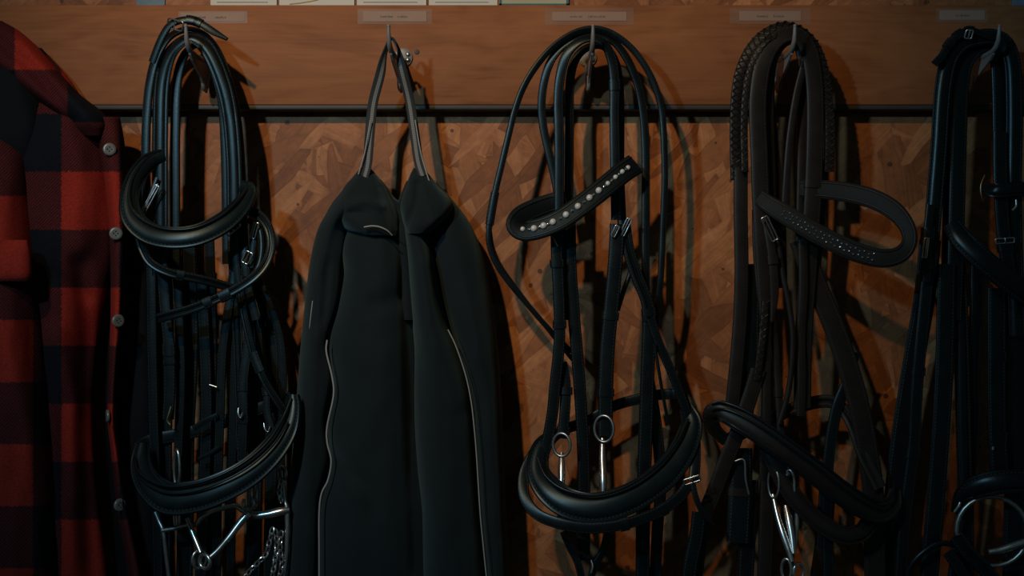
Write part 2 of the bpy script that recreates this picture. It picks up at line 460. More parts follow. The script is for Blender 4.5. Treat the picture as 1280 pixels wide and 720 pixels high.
card(626-0+640, 1300, 'cardblue', 'blue-grey card at the far right above the last bridle', 'none')
# the strip of the OSB shadow gap is real: cards and board stand off the wall

# ------------------------------------------------------------------ tack tools
OFF[0] = 38.0        # bridles hang from the front half of the hooks
class Tack:
    def __init__(s, name, px, py, label, cat, leather='black'):
        s.root = empty(name, P(px, py, 60)); s.o = s.root.location.copy(); s.fr = {}; s.lm = leather
        tag(s.root, label, cat)
    def strap(s, name, pts, w, prof='flat', t=3.0, mat=None, arch=0.0, ang=0.0, parent=None, label=None, tip=False, step=5.0):
        if tip:
            p = list(pts[-1]);
            while len(p) < 4: p.append(ang)
            pts = list(pts[:-1]) + [tuple(p[:4]+[.45])]
        fr = path_frames(pts, w, arch, step, ang)
        B = Builder(s.o); ribbon(B, fr, t, prof)
        o = B.build(name, M[mat or s.lm], parent or s.root, sharp=40)
        if label: o['label'] = label
        s.fr[o.name] = (fr, t)
        return o
    def keeper(s, strap, f, length=9.0, name='keeper', grow=.0012):
        fr, t = s.fr[strap.name]; n = len(fr)
        i0 = int(f*(n-1)); acc = 0; i1 = i0
        while i1 < n-1 and acc < length/1000: acc += (fr[i1+1][0]-fr[i1][0]).length; i1 += 1
        if i1 <= i0: i0 = max(0, i1-2)
        B = Builder(s.o); ribbon(B, fr[i0:i1+1], t, 'flat', grow)
        return B.build(name, M[s.lm], strap, sharp=40)
    def buckle(s, parent, px, py, d, w, h, ang=0.0, tilt=0.0, mat='steel', r=1.0):
        c = P(px, py, d); k = (CAM_D-d)/CAM_D/1000; a = math.radians(ang); ti = math.radians(tilt)
        U = Vector((math.cos(a), -math.sin(ti)*.6, -math.sin(a))).normalized()
        Vv = Vector((math.sin(a), -math.sin(ti), math.cos(a))).normalized()
        hw, hh = w*k/2, h*k/2; cr_ = min(hw, hh)*.35; pts = []
        for sx, sy, a0 in ((1, 1, 0), (-1, 1, 90), (-1, -1, 180), (1, -1, 270)):
            for q in (0, 30, 60, 90):
                th = math.radians(a0+q)
                pts.append(c + U*(sx*(hw-cr_)+cr_*math.cos(th)) + Vv*(sy*(hh-cr_)+cr_*math.sin(th)))
        B = Builder(s.o); tube(B, pts, r/1000, 8, True)
        N = U.cross(Vv).normalized()
        if N.y > 0: N = -N
        b = B.build('buckle', M[mat], parent); b['label'] = 'small silver buckle'
        B = Builder(s.o); tube(B, [c-U*hw*0-Vv*hh+N*.001, c+N*.0022, c+Vv*hh*1.1+N*.001], r*.75/1000, 6); B.build('prong', M[mat], b)
        return b
    def ring(s, parent, px, py, d, rx, ry, r=2.0, yaw=0.0, mat='steel', name='bit_ring', a0=0, a1=360):
        c = P(px, py, d); k = (CAM_D-d)/CAM_D/1000; y = math.radians(yaw); pts = []
        full = abs(a1-a0) >= 360; n = 28
        for i in range(n if full else n+1):
            th = math.radians(a0 + (a1-a0)*i/n)
            X = rx*k*math.cos(th)
            pts.append(c + Vector((X*math.cos(y), -X*math.sin(y), ry*k*math.sin(th))))
        B = Builder(s.o); tube(B, pts, r/1000, 8, full)
        return B.build(name, M[mat], parent)
    def metal(s, name, pts, r, parent=None, mat='steel', sides=10, step=3.0):
        B = Builder(s.o); ptube(B, pts, r, sides, step=step); return B.build(name, M[mat], parent or s.root)
    def holes(s, strap, fs, r=.0012):
        fr, t = s.fr[strap.name]; B = Builder(s.o)
        for f in fs:
            p, W, N, hw = fr[int(f*(len(fr)-1))]; disc(B, p+N*(t*.00052), r, .0003, N, 10)
        B.build('punched_holes', M['near_black'], strap)
    def chain(s, name, pts, link=7.0, r=.9, parent=None, mat='steel'):
        sm = spline(pts, 1.0); pos = [P(*q[:3]) for q in sm]
        B = Builder(s.o); acc = 0; last = pos[0]; odd = 0; need = 0
        for i in range(1, len(pos)):
            acc += (pos[i]-pos[i-1]).length
            if acc*1000 >= link*.72:
                c = (pos[i]+last)/2; T = (pos[i]-last).normalized()
                side = T.cross(Vector((.5, -1, .2))).normalized(); up = side.cross(T).normalized()
                W = (side*.8 + up*.6) if odd else (up*.8 - side*.6)
                ring = [c + T*(link/2000*math.cos(a)) + W*(link*.32/1000*math.sin(a)) for a in [2*PI*q/12 for q in range(12)]]
                tube(B, ring, r/1000, 6, True); odd ^= 1; last = pos[i]; acc = 0
        return B.build(name, M[mat], parent or s.root)
    def braid(s, name, pts, w, mat=None, turns=16.0, label=None):
        """flat laced/plaited rein: three strands weaving round each other, one mesh"""
        fr = path_frames(pts, w, 40, 2.0); B = Builder(s.o); acc = 0; cum = [0]
        for i in range(1, len(fr)): acc += (fr[i][0]-fr[i-1][0]).length; cum.append(acc)
        ribbon(B, fr, 3.0, 'flat')
        for kx in (0, 1):
            ps = []
            for (p, W, N, hw), c in zip(fr, cum):
                ph = c*1000/turns + kx*.5; tri = abs((ph % 1)*2-1)*2-1
                ps.append(p + W*(hw*.95*tri) + N*(.0022 + .0006*math.sin(2*PI*ph)))
            tube(B, ps, fr[0][3]*.17, 6)
        o = B.build(name, M[mat or s.lm], s.root)
        if label: o['label'] = label
        s.fr[o.name] = (fr, 3)
        return o

# ------------------------------------------------------------------ bridle: padded double bridle, far left
T1 = Tack('bridle', 245, 55, 'black double bridle with plain padded bands and a curb chain, beside the plaid shirt', 'bridle')
def bridle_one(T):
    s = T.strap
    a = s('headpiece', [(200, 345, 46), (200, 250, 46), (200, 165, 46), (202, 105, 46), (210, 72, 47), (224, 54, 48), (240, 47, 48), (256, 56, 48), (269, 78, 48), (281, 112, 47), (288, 150, 46), (292, 205, 46), (293, 270, 46), (294, 345, 45, 0, .8), (298, 450, 44, 0, .6), (301, 560, 44, 0, .6)], 19, 'raised', 3, arch=42)
    b = s('crownpiece', [(183, 260, 36), (182, 200, 36), (183, 150, 36), (187, 105, 36), (196, 70, 36), (212, 46, 36), (234, 37, 37), (256, 45, 37), (274, 70, 37), (287, 108, 36), (296, 150, 36), (301, 205, 36), (304, 280, 36), (307, 350, 38)], 11, 'flat', 3.2, arch=40)
    c = s('throatlatch', [(219, 340, 32), (219, 240, 32), (219, 165, 32), (221, 105, 32), (228, 74, 33), (238, 60, 36), (248, 56, 37), (258, 66, 36), (268, 88, 33), (278, 125, 31), (281, 165, 31), (283, 230, 31), (284, 330, 32)], 12, 'flat', 3, arch=45)
    d = s('rein_strap', [(190, 78, 58), (200, 52, 60), (211, 33, 61), (224, 26, 61), (238, 25, 60), (252, 30, 60), (266, 39, 62), (284, 49, 66)], 9, 'flat', 3.2, arch=15, tip=True)
    T.keeper(d, .58, 9); T.keeper(d, .66, 7)
    T.buckle(d, 219, 31, 65, 22, 12, 18, 30)
    # padded browband, sagging forward
    bb = s('browband', [(204, 196, 46, 25, .7), (186, 203, 56, 35, .8), (170, 222, 72, 40, .8), (162, 248, 86, 40, .85), (166, 272, 97, 30, 1), (184, 290, 105, 22, 1), (212, 297, 110, 18, 1), (245, 294, 108, 15, 1), (276, 280, 98, 12, 1), (298, 261, 82, 12, .95), (311, 240, 60, 15, .8), (303, 236, 50, 15, .75)], 27, 'padded', 4.2, mat='soft')
    pi = s('piping', [(196, 190, 52), (180, 201, 64), (166, 222, 80), (161, 245, 93), (168, 266, 103), (190, 281, 110), (215, 287, 114), (246, 284, 112), (276, 270, 101), (296, 252, 86), (309, 236, 64)], 3.4, 'roll', 1.6, parent=bb)
    # the buckled cheek billet inside the browband
    q = s('billet', [(196, 222, 55), (190, 238, 57), (184, 256, 60), (181, 266, 62)], 5, 'flat', 2)
    T.buckle(q, 186, 252, 63, 5, 44, 28, 0); 
    # rolled loops under the browband
    e = s('cavesson_strap', [(172, 280, 70), (176, 305, 80), (188, 328, 86), (212, 341, 86), (240, 347, 80), (270, 354, 70), (300, 364, 60)], 11, 'double', 2.8)
    T.keeper(e, .5, 8)
    f = s('rolled_rein', [(306, 262, 52), (322, 268, 60), (335, 284, 68), (339, 306, 74), (333, 328, 80), (318, 346, 86), (296, 361, 88), (270, 374, 88), (240, 386, 86), (212, 394, 82), (198, 398, 76)], 12, 'double', 2.8)
    T.keeper(f, .62, 11); T.keeper(f, .72, 6)
    g = s('rolled_rein', [(310, 275, 50), (323, 284, 55), (327, 305, 58), (324, 330, 62), (312, 350, 66)], 7, 'roll', 2.2)
    # buckles and billets of the right cheek
    h = s('billet', [(304, 270, 56), (305, 300, 58), (306, 330, 60), (311, 362, 60), (320, 400, 60)], 10, 'flat', 2.6)
    T.buckle(h, 309, 322, 64, 9, 15, 28, 10); T.keeper(h, .5, 7)
    i = s('billet', [(292, 275, 60), (293, 300, 61), (296, 335, 61), (300, 372, 60)], 9, 'flat', 2.6); T.buckle(i, 291, 286, 65, 20, 7, -38, 10); T.keeper(i, .3, 10)
    j = s('billet', [(318, 276, 54), (317, 300, 56), (313, 335, 57)], 8, 'flat', 2.4); T.buckle(j, 318, 288, 60, 6, 20, 18, 10)
    # long straps down to the bits
    k = s('cheek_strap', [(293, 340, 46), (285, 390, 48), (278, 440, 48), (275, 520, 48), (272, 620, 48), (270, 740, 48)], 11, 'flat', 3)
    l = s('cheek_strap', [(299, 350, 38), (296, 400, 38), (293, 460, 38), (291, 540, 38), (289, 640, 38), (288, 740, 38)], 10, 'flat', 3)
    m = s('flash_strap', [(300, 345, 60), (303, 380, 62), (309, 410, 64), (318, 445, 66), (332, 478, 68), (348, 503, 68), (360, 520, 66)], 10, 'double', 2.6)
    T.keeper(m, .52, 11); T.keeper(m, .62, 5)
    n = s('curb_cheek', [(313, 372, 44), (310, 430, 46), (304, 478, 48), (304, 520, 50), (302, 575, 50)], 12, 'flat', 3); T.keeper(n, .55, 7); T.keeper(n, .75, 7)
    T.metal('billet_hook', [(298, 510, 56), (298, 518, 58), (301, 523, 58), (303, 516, 58)], 1.1, n)
    o = s('curb_cheek', [(322, 400, 40), (326, 450, 42), (333, 488, 46), (334, 515, 48), (342, 545, 50)], 9, 'flat', 3); T.keeper(o, .6, 7)
    T.metal('billet_hook', [(330, 529, 52), (331, 536, 54), (335, 540, 54), (338, 533, 54)], 1.1, o)
    # left cheek down to the bridoon
    p = s('cheek_strap', [(203, 330, 50), (206, 380, 50), (211, 430, 52), (212, 480, 52), (210, 524, 52)], 14, 'flat', 3)
    T.keeper(p, .52, 5); T.keeper(p, .58, 4); T.keeper(p, .64, 4)
    T.metal('billet_hook', [(214, 508, 60), (211, 518, 61), (209, 526, 61), (213, 531, 61)], 1.4, p, 'brass')
    r = s('cheek_strap', [(221, 335, 40), (224, 400, 40), (226, 470, 40), (223, 560, 40), (220, 640, 42)], 11, 'flat', 3)
    u = s('cheek_strap', [(189, 330, 34), (190, 420, 34), (192, 520, 34), (196, 640, 34), (198, 740, 34)], 12, 'flat', 3)
    v = s('rein', [(252, 345, 30), (256, 430, 30), (258, 520, 30), (254, 640, 30), (250, 740, 30)], 14, 'flat', 3)
    w = s('lip_strap', [(242, 536, 52), (256, 526, 54), (272, 519, 55)], 7, 'flat', 2); w2 = s('lip_strap', [(248, 574, 50), (262, 567, 52), (275, 558, 53)], 5, 'flat', 2)
    T.metal('stud', [(262, 481, 56), (271, 484, 57)], 1.2, w)
    for (x0, x1, w_, d_) in ((236, 232, 20, 16), (262, 262, 14, 20), (313, 318, 18, 14), (336, 338, 15, 18), (207, 206, 16, 18), (347, 350, 10, 26)):  # extra back straps, added to darken the wall gaps behind this bridle
        s('rein', [((x0, 297, d_+8, 0, .8) if x0 < 300 else (302, 300, d_+4, 0, .6)), (x0+2, 420, d_), (x1+1, 540, d_), (x1, 640, d_), (x1-2, 745, d_)], w_, 'flat', 3)
    # low padded noseband
    nb = s('noseband', [(178, 556, 52, 20, .5), (176, 576, 64, 25, .7), (180, 594, 78, 25, .85), (192, 611, 92, 20, 1.0), (212, 623, 102, 16, 1.15), (246, 620, 106, 14, 1.15), (282, 607, 104, 14, 1.1), (314, 588, 96, 14, 1.05), (340, 563, 84, 16, 1), (358, 536, 70, 20, .9), (365, 509, 60, 25, .75), (366, 494, 56, 25, .5)], 33, 'padded', 4.8, mat='soft')
    s('piping', [(168, 572, 70), (172, 588, 86), (188, 601, 99), (212, 608, 109), (246, 604, 113), (282, 591, 111), (313, 572, 103), (338, 548, 91), (354, 522, 76), (364, 498, 64)], 4, 'roll', 2, parent=nb)
    s('piping', [(170, 584, 73), (177, 599, 89), (192, 611, 101), (214, 617, 111), (247, 613, 115), (284, 599, 113), (317, 579, 105), (343, 554, 92), (360, 527, 77)], 3, 'roll', 1.4, parent=nb)
    s('nose_strap', [(363, 494, 54), (358, 500, 36), (340, 505, 24), (300, 520, 22), (240, 540, 22), (190, 550, 26), (172, 560, 44)], 16, 'flat', 3)
    # bridoon: jointed snaffle
    bit = T.metal('snaffle_bit', [(234, 648, 64, 2.8), (240, 664, 70, 3.2), (247, 681, 76, 3.4), (251, 691, 80, 3)], 2.5)
    T.metal('mouthpiece_arm', [(311, 641, 66, 5), (299, 655, 71, 4.4), (286, 672, 77, 3.6), (272, 688, 82, 3), (262, 697, 85, 2.8)], 3, bit)
    T.ring(bit, 311, 629, 70, 8, 8, 2.1, 25, name='eye', a0=-210, a1=40)
    T.ring(bit, 256, 702, 84, 8.5, 8.5, 2.4, 30, name='joint')
    T.ring(bit, 249, 699, 76, 9, 11, 1.7, -40, name='joint')
    T.ring(bit, 221, 585, 58, 6, 22, 1.8, 40)
    T.ring(bit, 318, 618, 56, 14, 16, 1.8, 65)
    # curb with shanks and port
    cu = T.metal('curb_bit', [(203, 663, 56, 2.8), (216, 661, 57, 2.6), (232, 657, 58, 2.6), (244, 656, 58, 3), (252, 647, 58, 3.2), (264, 640, 58, 3), (284, 634, 58, 3), (296, 633, 58, 3), (303, 638, 58, 3.2), (318, 644, 57, 4), (334, 643, 56, 5), (352, 639, 55, 5), (362, 637, 54, 3)], 3)
    T.metal('shank', [(194, 640, 50), (199, 652, 52), (204, 664, 55), (207, 690, 55), (212, 730, 54), (214, 760, 54)], 2.6, cu, 'dull')
    T.metal('shank', [(352, 588, 46, 2.2), (354, 604, 48, 2.4), (356, 625, 50, 2.4), (359, 640, 52, 3), (358, 690, 54), (352, 740, 54)], 2.6, cu)
    T.ring(cu, 353, 592, 47, 7, 9, 1.6, 30, name='shank_eye')
    T.ring(cu, 221, 648, 52, 8, 13, 1.6, 50, name='curb_hook')
    for pts in ([(353, 598, 56), (349, 612, 58), (352, 628, 58)], [(341, 660, 60), (337, 676, 62), (333, 692, 63), (323, 703, 64), (310, 716, 64), (304, 726, 64)], [(344, 662, 56), (346, 680, 58), (344, 700, 60), (340, 722, 62), (334, 740, 62)], [(352, 664, 54), (350, 684, 56), (352, 706, 58), (347, 730, 58)]):
        T.chain('curb_chain', pts, 9, 1.1, cu)
bridle_one(T1)

# ------------------------------------------------------------------ bridle with pearl browband
T2 = Tack('bridle', 738, 50, 'black bridle with a pearl-studded browband hanging to the right of the dark jacket', 'bridle')
def bridle_two(T):
    s = T.strap
    r1 = s('rein', [(806, 560, 20), (810, 500, 26), (815, 440, 32), (821, 390, 38), (826, 345, 44), (829, 280, 44), (831, 225, 44), (830, 175, 44), (827, 138, 44), (819, 108, 46), (806, 82, 48), (788, 59, 49), (765, 42, 50), (741, 36, 50), (716, 42, 50), (690, 60, 50), (668, 86, 50), (653, 112, 50), (643, 140, 50), (635, 172, 50), (627, 206, 50), (618, 245, 50), (611, 286, 50)], 8, 'flat', 3.4, arch=30)
    T.keeper(r1, .95, 34, 'rein_stop', .0012)
    s('rein', [(611, 284, 50), (611, 304, 50), (619, 328, 49), (636, 353, 47), (658, 379, 44), (684, 409, 40), (714, 440, 34)], 6.5, 'flat', 3)
    s('rein', [(612, 286, 46), (616, 310, 45), (626, 333, 44), (645, 360, 40), (667, 389, 36), (690, 418, 32), (716, 450, 28)], 5, 'flat', 2.6)
    r2 = s('rein', [(700, 262, 38), (694, 225, 38), (686, 190, 38), (679, 158, 38), (677, 128, 39), (681, 98, 41), (691, 72, 43), (710, 53, 44), (738, 43, 45), (764, 50, 45), (783, 72, 44), (797, 105, 42), (804, 142, 41), (807, 190, 40), (807, 260, 40), (807, 340, 40), (808, 430, 40)], 10, 'flat', 3.2, arch=30)
    h1 = s('headpiece', [(699, 420, 54), (700, 340, 54), (699, 260, 54), (699, 180, 54), (698, 125, 54), (701, 92, 55), (709, 67, 57), (724, 52, 58), (740, 48, 58), (755, 54, 58), (764, 72, 57), (768, 100, 56), (768, 150, 55), (769, 210, 55), (770, 275, 55)], 12, 'flat', 3.2, arch=35)
    h2 = s('crownpiece', [(712, 400, 33), (711, 320, 33), (711, 240, 33), (712, 160, 33), (712, 110, 33), (716, 82, 34), (726, 65, 36), (742, 57, 37), (758, 60, 37), (769, 78, 35), (774, 108, 33), (775, 150, 32), (775, 220, 32), (778, 290, 34)], 11, 'flat', 3.2, arch=35)
    T.keeper(h1, .73, 12)
    # browband loop and pearls
    bpts = [(708, 250, 48, 10, .8), (690, 254, 46, 10, .9), (668, 262, 50, 10, .95), (652, 271, 58, 10, 1), (646, 281, 68, 15, 1), (655, 288, 78, 18, 1), (675, 285, 84, 18, 1), (701, 274, 87, 18, 1), (730, 254, 86, 18, 1), (757, 233, 80, 16, 1), (779, 215, 70, 12, 1), (794, 205, 60, 8, 1)]
    bb = s('browband', bpts, 27, 'flat', 4.2, step=3, mat='matte', label='curved browband set with pearls')
    fr, t = T.fr[bb.name]
    def at_px(px):                                               # front sample nearest that photo column
        best = min(((abs((f[0].x*1000)*CAM_D/(CAM_D+f[0].y*1000)+640-px) + (0 if f[0].y < -.103 else 50)), i) for i, f in enumerate(fr)); return fr[best[1]]
    for off in (-.66, .66):
        fr2 = [(p+W*(off*hw)+N*.0021, W, N, .0011) for p, W, N, hw in fr]
        B = Builder(T.o); ribbon(B, fr2, 1.2, 'roll'); B.build('piping', M['black'], bb)
    xs = [656, 667, 680, 693, 707, 722, 736, 749, 760, 769, 777, 784]
    for i, x in enumerate(xs):
        p, W, N, hw = at_px(x); rr = .0040 if i < 8 else .0030
        if i == 0: rr = .003
        B = Builder(T.o); ball(B, p+N*.0035, rr); B.build('pearl', M['pearl'], bb)
        if i < len(xs)-1:
            p, W, N, hw = at_px((x+xs[i+1])/2)
            B = Builder(T.o); ball(B, p+N*.003, .0023, seg=8); B.build('crystal', M['crystal'], bb)
    # left cheek below the browband
    c1 = s('cheek_strap', [(695, 275, 62), (696, 320, 62), (699, 380, 62), (699, 430, 61), (694, 480, 60), (690, 520, 58), (682, 560, 56), (676, 575, 58)], 14, 'flat', 3.2)
    T.keeper(c1, .17, 8, grow=.0016); T.keeper(c1, .42, 6)
    T.metal('buckle', [(689, 292, 68), (694, 302, 70), (697, 308, 69)], .9, c1, 'dull')
    c2 = s('cheek_strap', [(712, 275, 50), (713, 330, 50), (717, 390, 48), (722, 450, 46), (727, 520, 44), (730, 600, 42), (730, 700, 42)], 15, 'flat', 3.2)
    c3 = s('billet', [(707, 452, 50, 0, .3), (706, 468, 51, 0, .9), (707, 484, 52), (706, 515, 54), (703, 548, 55)], 13, 'flat', 3.2); T.keeper(c3, .35, 8, grow=.0018); T.keeper(c3, .85, 8, grow=.0018)
    # right cheek
    d1 = s('cheek_strap', [(772, 280, 64), (769, 330, 64), (764, 385, 63), (759, 440, 62), (757, 500, 62), (757, 545, 62)], 18, 'flat', 3.2)
    T.buckle(d1, 769, 289, 70, 5, 14, 25, 10); T.keeper(d1, .42, 5); T.keeper(d1, .78, 5)
    d2 = s('cheek_strap', [(780, 275, 58), (785, 310, 60), (796, 345, 60), (808, 375, 60), (812, 400, 59)], 15, 'double', 3)
    T.buckle(d2, 782, 284, 66, 6, 22, 25, 10); T.keeper(d2, .9, 7)
    d3 = s('cheek_strap', [(812, 400, 57), (810, 450, 55), (808, 510, 52), (806, 570, 50), (804, 640, 48), (803, 740, 48)], 17, 'flat', 3.2)
    d4 = s('throatlatch', [(813, 398, 62), (824, 430, 60), (838, 462, 58), (850, 492, 56), (860, 520, 52), (868, 545, 48)], 11, 'flat', 3)
    s('throatlatch', [(790, 318, 50), (788, 340, 50), (780, 362, 50), (772, 388, 48)], 6, 'roll', 2.4)
    s('lace', [(818, 430, 66), (823, 460, 66), (828, 490, 64), (835, 528, 60)], 4, 'roll', 1.6)
    # noseband
    nb = s('noseband', [(690, 545, 44, 10, .5), (676, 562, 54, 15, .7), (673, 588, 68, 20, .85), (685, 610, 84, 18, 1), (708, 628, 96, 15, 1.05), (740, 635, 102, 12, 1.05), (772, 629, 102, 12, 1.05), (804, 614, 96, 12, 1), (834, 590, 84, 14, 1), (856, 558, 68, 18, .9), (864, 530, 54, 20, .75), (858, 510, 44, 20, .5)], 34, 'padded', 4.8, mat='soft')
    s('piping', [(672, 572, 78), (682, 595, 92), (705, 612, 104), (738, 619, 110), (768, 614, 110), (798, 600, 104), (826, 578, 92), (848, 550, 76), (860, 524, 62)], 3.6, 'roll', 1.8, parent=nb)
    s('nose_strap', [(690, 548, 44), (705, 537, 30), (735, 526, 26), (766, 508, 26), (797, 499, 26), (828, 493, 26), (852, 495, 30), (864, 508, 38), (868, 535, 48)], 13, 'flat', 3)
    f = s('flash_strap', [(682, 552, 48), (667, 568, 58), (655, 594, 70), (656, 622, 84), (672, 643, 96), (702, 655, 106), (736, 660, 110), (770, 657, 110), (800, 649, 106), (828, 637, 98), (848, 622, 90), (861, 606, 84)], 14, 'flat', 3)
    T.keeper(f, .70, 9, grow=.0016); T.keeper(f, .86, 6)
    g = s('flash_strap', [(866, 520, 50), (869, 550, 62), (869, 580, 74), (867, 602, 82)], 13, 'flat', 3)
    T.buckle(f, 865, 600, 88, 20, 7, -20, 15)
    s('billet', [(866, 604, 86), (870, 622, 88), (878, 640, 88), (892, 657, 86)], 7, 'flat', 2.4, tip=True)
    # bits
    b = T.metal('snaffle_bit', [(702, 566, 56, 2.4), (702, 584, 63, 4.2), (702, 602, 70, 3.8), (701, 625, 77, 2.4), (700, 646, 80, 3)], 2.6)
    T.ring(b, 702, 556, 62, 11, 14, 1.8, 20, 'dull'); T.ring(b, 703, 652, 62, 8, 7, 2, 10, name='joint')
    b2 = T.metal('snaffle_bit', [(753, 548, 60, 2.6), (753, 575, 69, 4), (754, 600, 78, 4.6), (754, 625, 84, 3)], 2.6)
    T.ring(b2, 755, 536, 68, 12, 16, 1.8, 20, 'dull')
    s('curb_rein', [(704, 664, 62), (712, 683, 62), (722, 703, 62), (730, 735, 62)], 9, 'flat', 3); s('curb_rein', [(760, 664, 60), (753, 690, 60), (742, 710, 60), (736, 740, 60)], 9, 'flat', 3)
    T.metal('rein_hook', [(739, 700, 64), (741, 708, 66), (739, 716, 66)], 1.4, b, 'dull')
    s('rein', [(810, 470, 28), (820, 530, 32), (826, 600, 34), (822, 660, 34), (818, 740, 34)], 14, 'flat', 3); s('rein', [(874, 640, 70), (870, 672, 70), (863, 705, 70), (858, 750, 70)], 17, 'flat', 3)
bridle_two(T2)

# ------------------------------------------------------------------ brown bridle with laced reins
T3 = Tack('bridle', 990, 50, 'dark brown bridle with laced reins and a browband of tiny crystals looping right', 'bridle', 'brown')
def bridle_three(T):
    s = T.strap
    T.braid('laced_rein', [(920, 225, 50), (919, 190, 50), (919, 150, 50), (921, 115, 50), (926, 88, 50), (938, 62, 50), (956, 42, 50), (980, 32, 50), (1002, 39, 50), (1019, 58, 50), (1029, 86, 50), (1034, 120, 50), (1037, 160, 50), (1036, 215, 48)], 13)
    T.braid('laced_rein', [(931, 215, 60), (930, 170, 60), (931, 130, 60), (935, 100, 60), (942, 75, 60), (955, 54, 60), (972, 44, 58)], 9)
    s('rein', [(926, 210, 52), (926, 270, 52), (927, 340, 52), (925, 400, 52), (920, 460, 52), (914, 520, 50)], 17, 'flat', 3.2)
    h = s('headpiece', [(958, 560, 56, 0, .5), (958, 450, 58, 0, .55), (955, 350, 61, 0, .85), (951, 250, 62), (949, 190, 62), (947, 140, 62), (949, 105, 62), (955, 75, 61), (966, 54, 60), (982, 43, 59), (998, 44, 58), (1010, 60, 57), (1016, 85, 56), (1019, 120, 55), (1019, 170, 55), (1017, 230, 54), (1013, 300, 52), (1008, 370, 52), (1004, 430, 52), (1003, 510, 52)], 21, 'flat', 3.2, arch=20)
    T.keeper(h, .72, 8)
    s('crownpiece', [(966, 320, 46), (965, 230, 46), (963, 160, 46), (963, 110, 47), (967, 78, 48), (977, 58, 49), (991, 50, 50), (1004, 52, 50), (1007, 66, 50), (1003, 88, 50), (997, 112, 50), (991, 145, 50), (986, 185, 50), (983, 225, 50), (980, 275, 48)], 9, 'flat', 3, arch=20)
    s('throatlatch', [(1000, 320, 36), (1002, 230, 36), (1003, 160, 36), (1004, 110, 36), (1002, 70, 37), (989, 45, 38), (968, 57, 37), (962, 110, 34), (966, 170, 34), (975, 260, 34), (978, 360, 34)], 12, 'flat', 3, arch=20)
    s('rein', [(1028, 200, 40), (1026, 260, 40), (1020, 320, 40), (1016, 370, 40)], 14, 'flat', 3)
    # browband loop
    bpts = [(1000, 236, 48, 0, .85), (1030, 237, 56, 0, .95), (1062, 241, 66, 0, 1), (1092, 249, 78, -5, 1), (1117, 263, 90, -10, .95), (1133, 282, 100, -20, .8), (1137, 301, 105, -25, .75), (1127, 317, 106, -10, .85), (1105, 323, 104, 0, .95), (1076, 317, 99, 5, 1), (1045, 304, 93, 5, 1), (1014, 288, 86, 5, 1), (985, 270, 78, 5, 1), (962, 256, 70, 5, .9), (948, 246, 62, 5, .8)]
    bb = s('browband', bpts, 24, 'flat', 3.0, step=3, mat='mattebrown', label='looped browband with a line of tiny crystals')
    fr, t = T.fr[bb.name]
    front = [f for f in fr if f[0].y < -.108 and f[0].z < P(0, 262, 85).z]
    n = 0; acc = 0; last = None
    for f in front:
        p, W, N, hw = f; px = p.x*1000*CAM_D/(CAM_D+p.y*1000)+640
        if px > 1092 or px < 974: continue
        if last is not None and (p-last).length < .0042: continue
        last = p
        for side in (-1, 1):
            B = Builder(T.o); ball(B, p + W*(side*(.0022 if n % 2 else .0036)) + N*.0024, .0012 if n % 2 else .0014, seg=6); B.build('crystal', M['crystal'], bb)
        n += 1
    for off in (-.7, .7):
        fr2 = [(p+W*(off*hw)+N*.0018, W, N, .0009) for p, W, N, hw in fr]
        B = Builder(T.o); ribbon(B, fr2, 1.0, 'roll'); B.build('piping', M['brown'], bb)
    # left cheek
    a = s('cheek_strap', [(944, 262, 60), (945, 310, 60), (949, 360, 60), (954, 400, 58), (957, 450, 56), (955, 520, 54), (953, 600, 52)], 8, 'flat', 3)
    b = s('billet', [(957, 272, 72), (962, 300, 74), (966, 330, 74), (968, 365, 72), (965, 402, 70)], 11, 'flat', 3, tip=True)
    T.buckle(b, 962, 286, 80, 8, 32, -28, 10); T.keeper(b, .42, 7, grow=.0016)
    s('cheek_strap', [(972, 300, 66), (978, 340, 66), (986, 380, 66), (991, 420, 66), (989, 465, 64), (983, 500, 62), (974, 530, 60)], 7, 'roll', 2.6)
    s('cheek_strap', [(938, 330, 40), (938, 400, 40), (936, 460, 40), (928, 540, 40)], 22, 'flat', 3, mat='black')
    T.braid('laced_rein', [(957, 375, 66), (954, 410, 66), (950, 445, 66), (946, 475, 64)], 9)
    s('rein', [(948, 462, 62), (938, 495, 60), (922, 540, 58), (908, 575, 56), (894, 612, 54), (880, 650, 52), (868, 720, 50)], 19, 'flat', 3)
    s('cheek_strap', [(1003, 300, 60), (1004, 360, 60), (1001, 420, 58), (1002, 470, 58), (1001, 520, 56)], 11, 'flat', 3); 
    c = s('cheek_strap', [(966, 400, 50), (972, 470, 50), (976, 540, 52), (980, 590, 54)], 9, 'flat', 3); T.keeper(c, .45, 7)
    # right broad rein
    s('rein', [(1000, 300, 46), (1018, 350, 46), (1040, 402, 46), (1058, 452, 46), (1073, 505, 46), (1084, 560, 44), (1092, 625, 42), (1094, 740, 40)], 26, 'flat', 3)
    s('rein', [(1068, 440, 34), (1058, 480, 34), (1044, 520, 34), (1034, 600, 34), (1036, 740, 34)], 14, 'flat', 3, mat='black')
    # noseband
    nb = s('noseband', [(908, 552, 44, 10, .5), (893, 536, 54, 10, .6), (888, 519, 66, 10, .7), (900, 513, 76, 5, .9), (926, 526, 86, 0, 1), (956, 545, 94, 0, 1), (988, 568, 98, 0, 1), (1020, 592, 98, 0, 1), (1050, 616, 94, 3, 1), (1077, 634, 88, 10, .95), (1099, 641, 78, 18, .9), (1115, 630, 66, 25, .8), (1119, 612, 54, 25, .5)], 28, 'raised', 3.0)
    s('piping', [(890, 506, 72), (904, 503, 82), (931, 513, 92), (962, 532, 100), (994, 555, 104), (1027, 579, 104), (1057, 603, 100), (1083, 620, 92), (1103, 627, 82), (1116, 617, 70), (1118, 603, 58)], 3.4, 'roll', 1.6, parent=nb, mat='black')
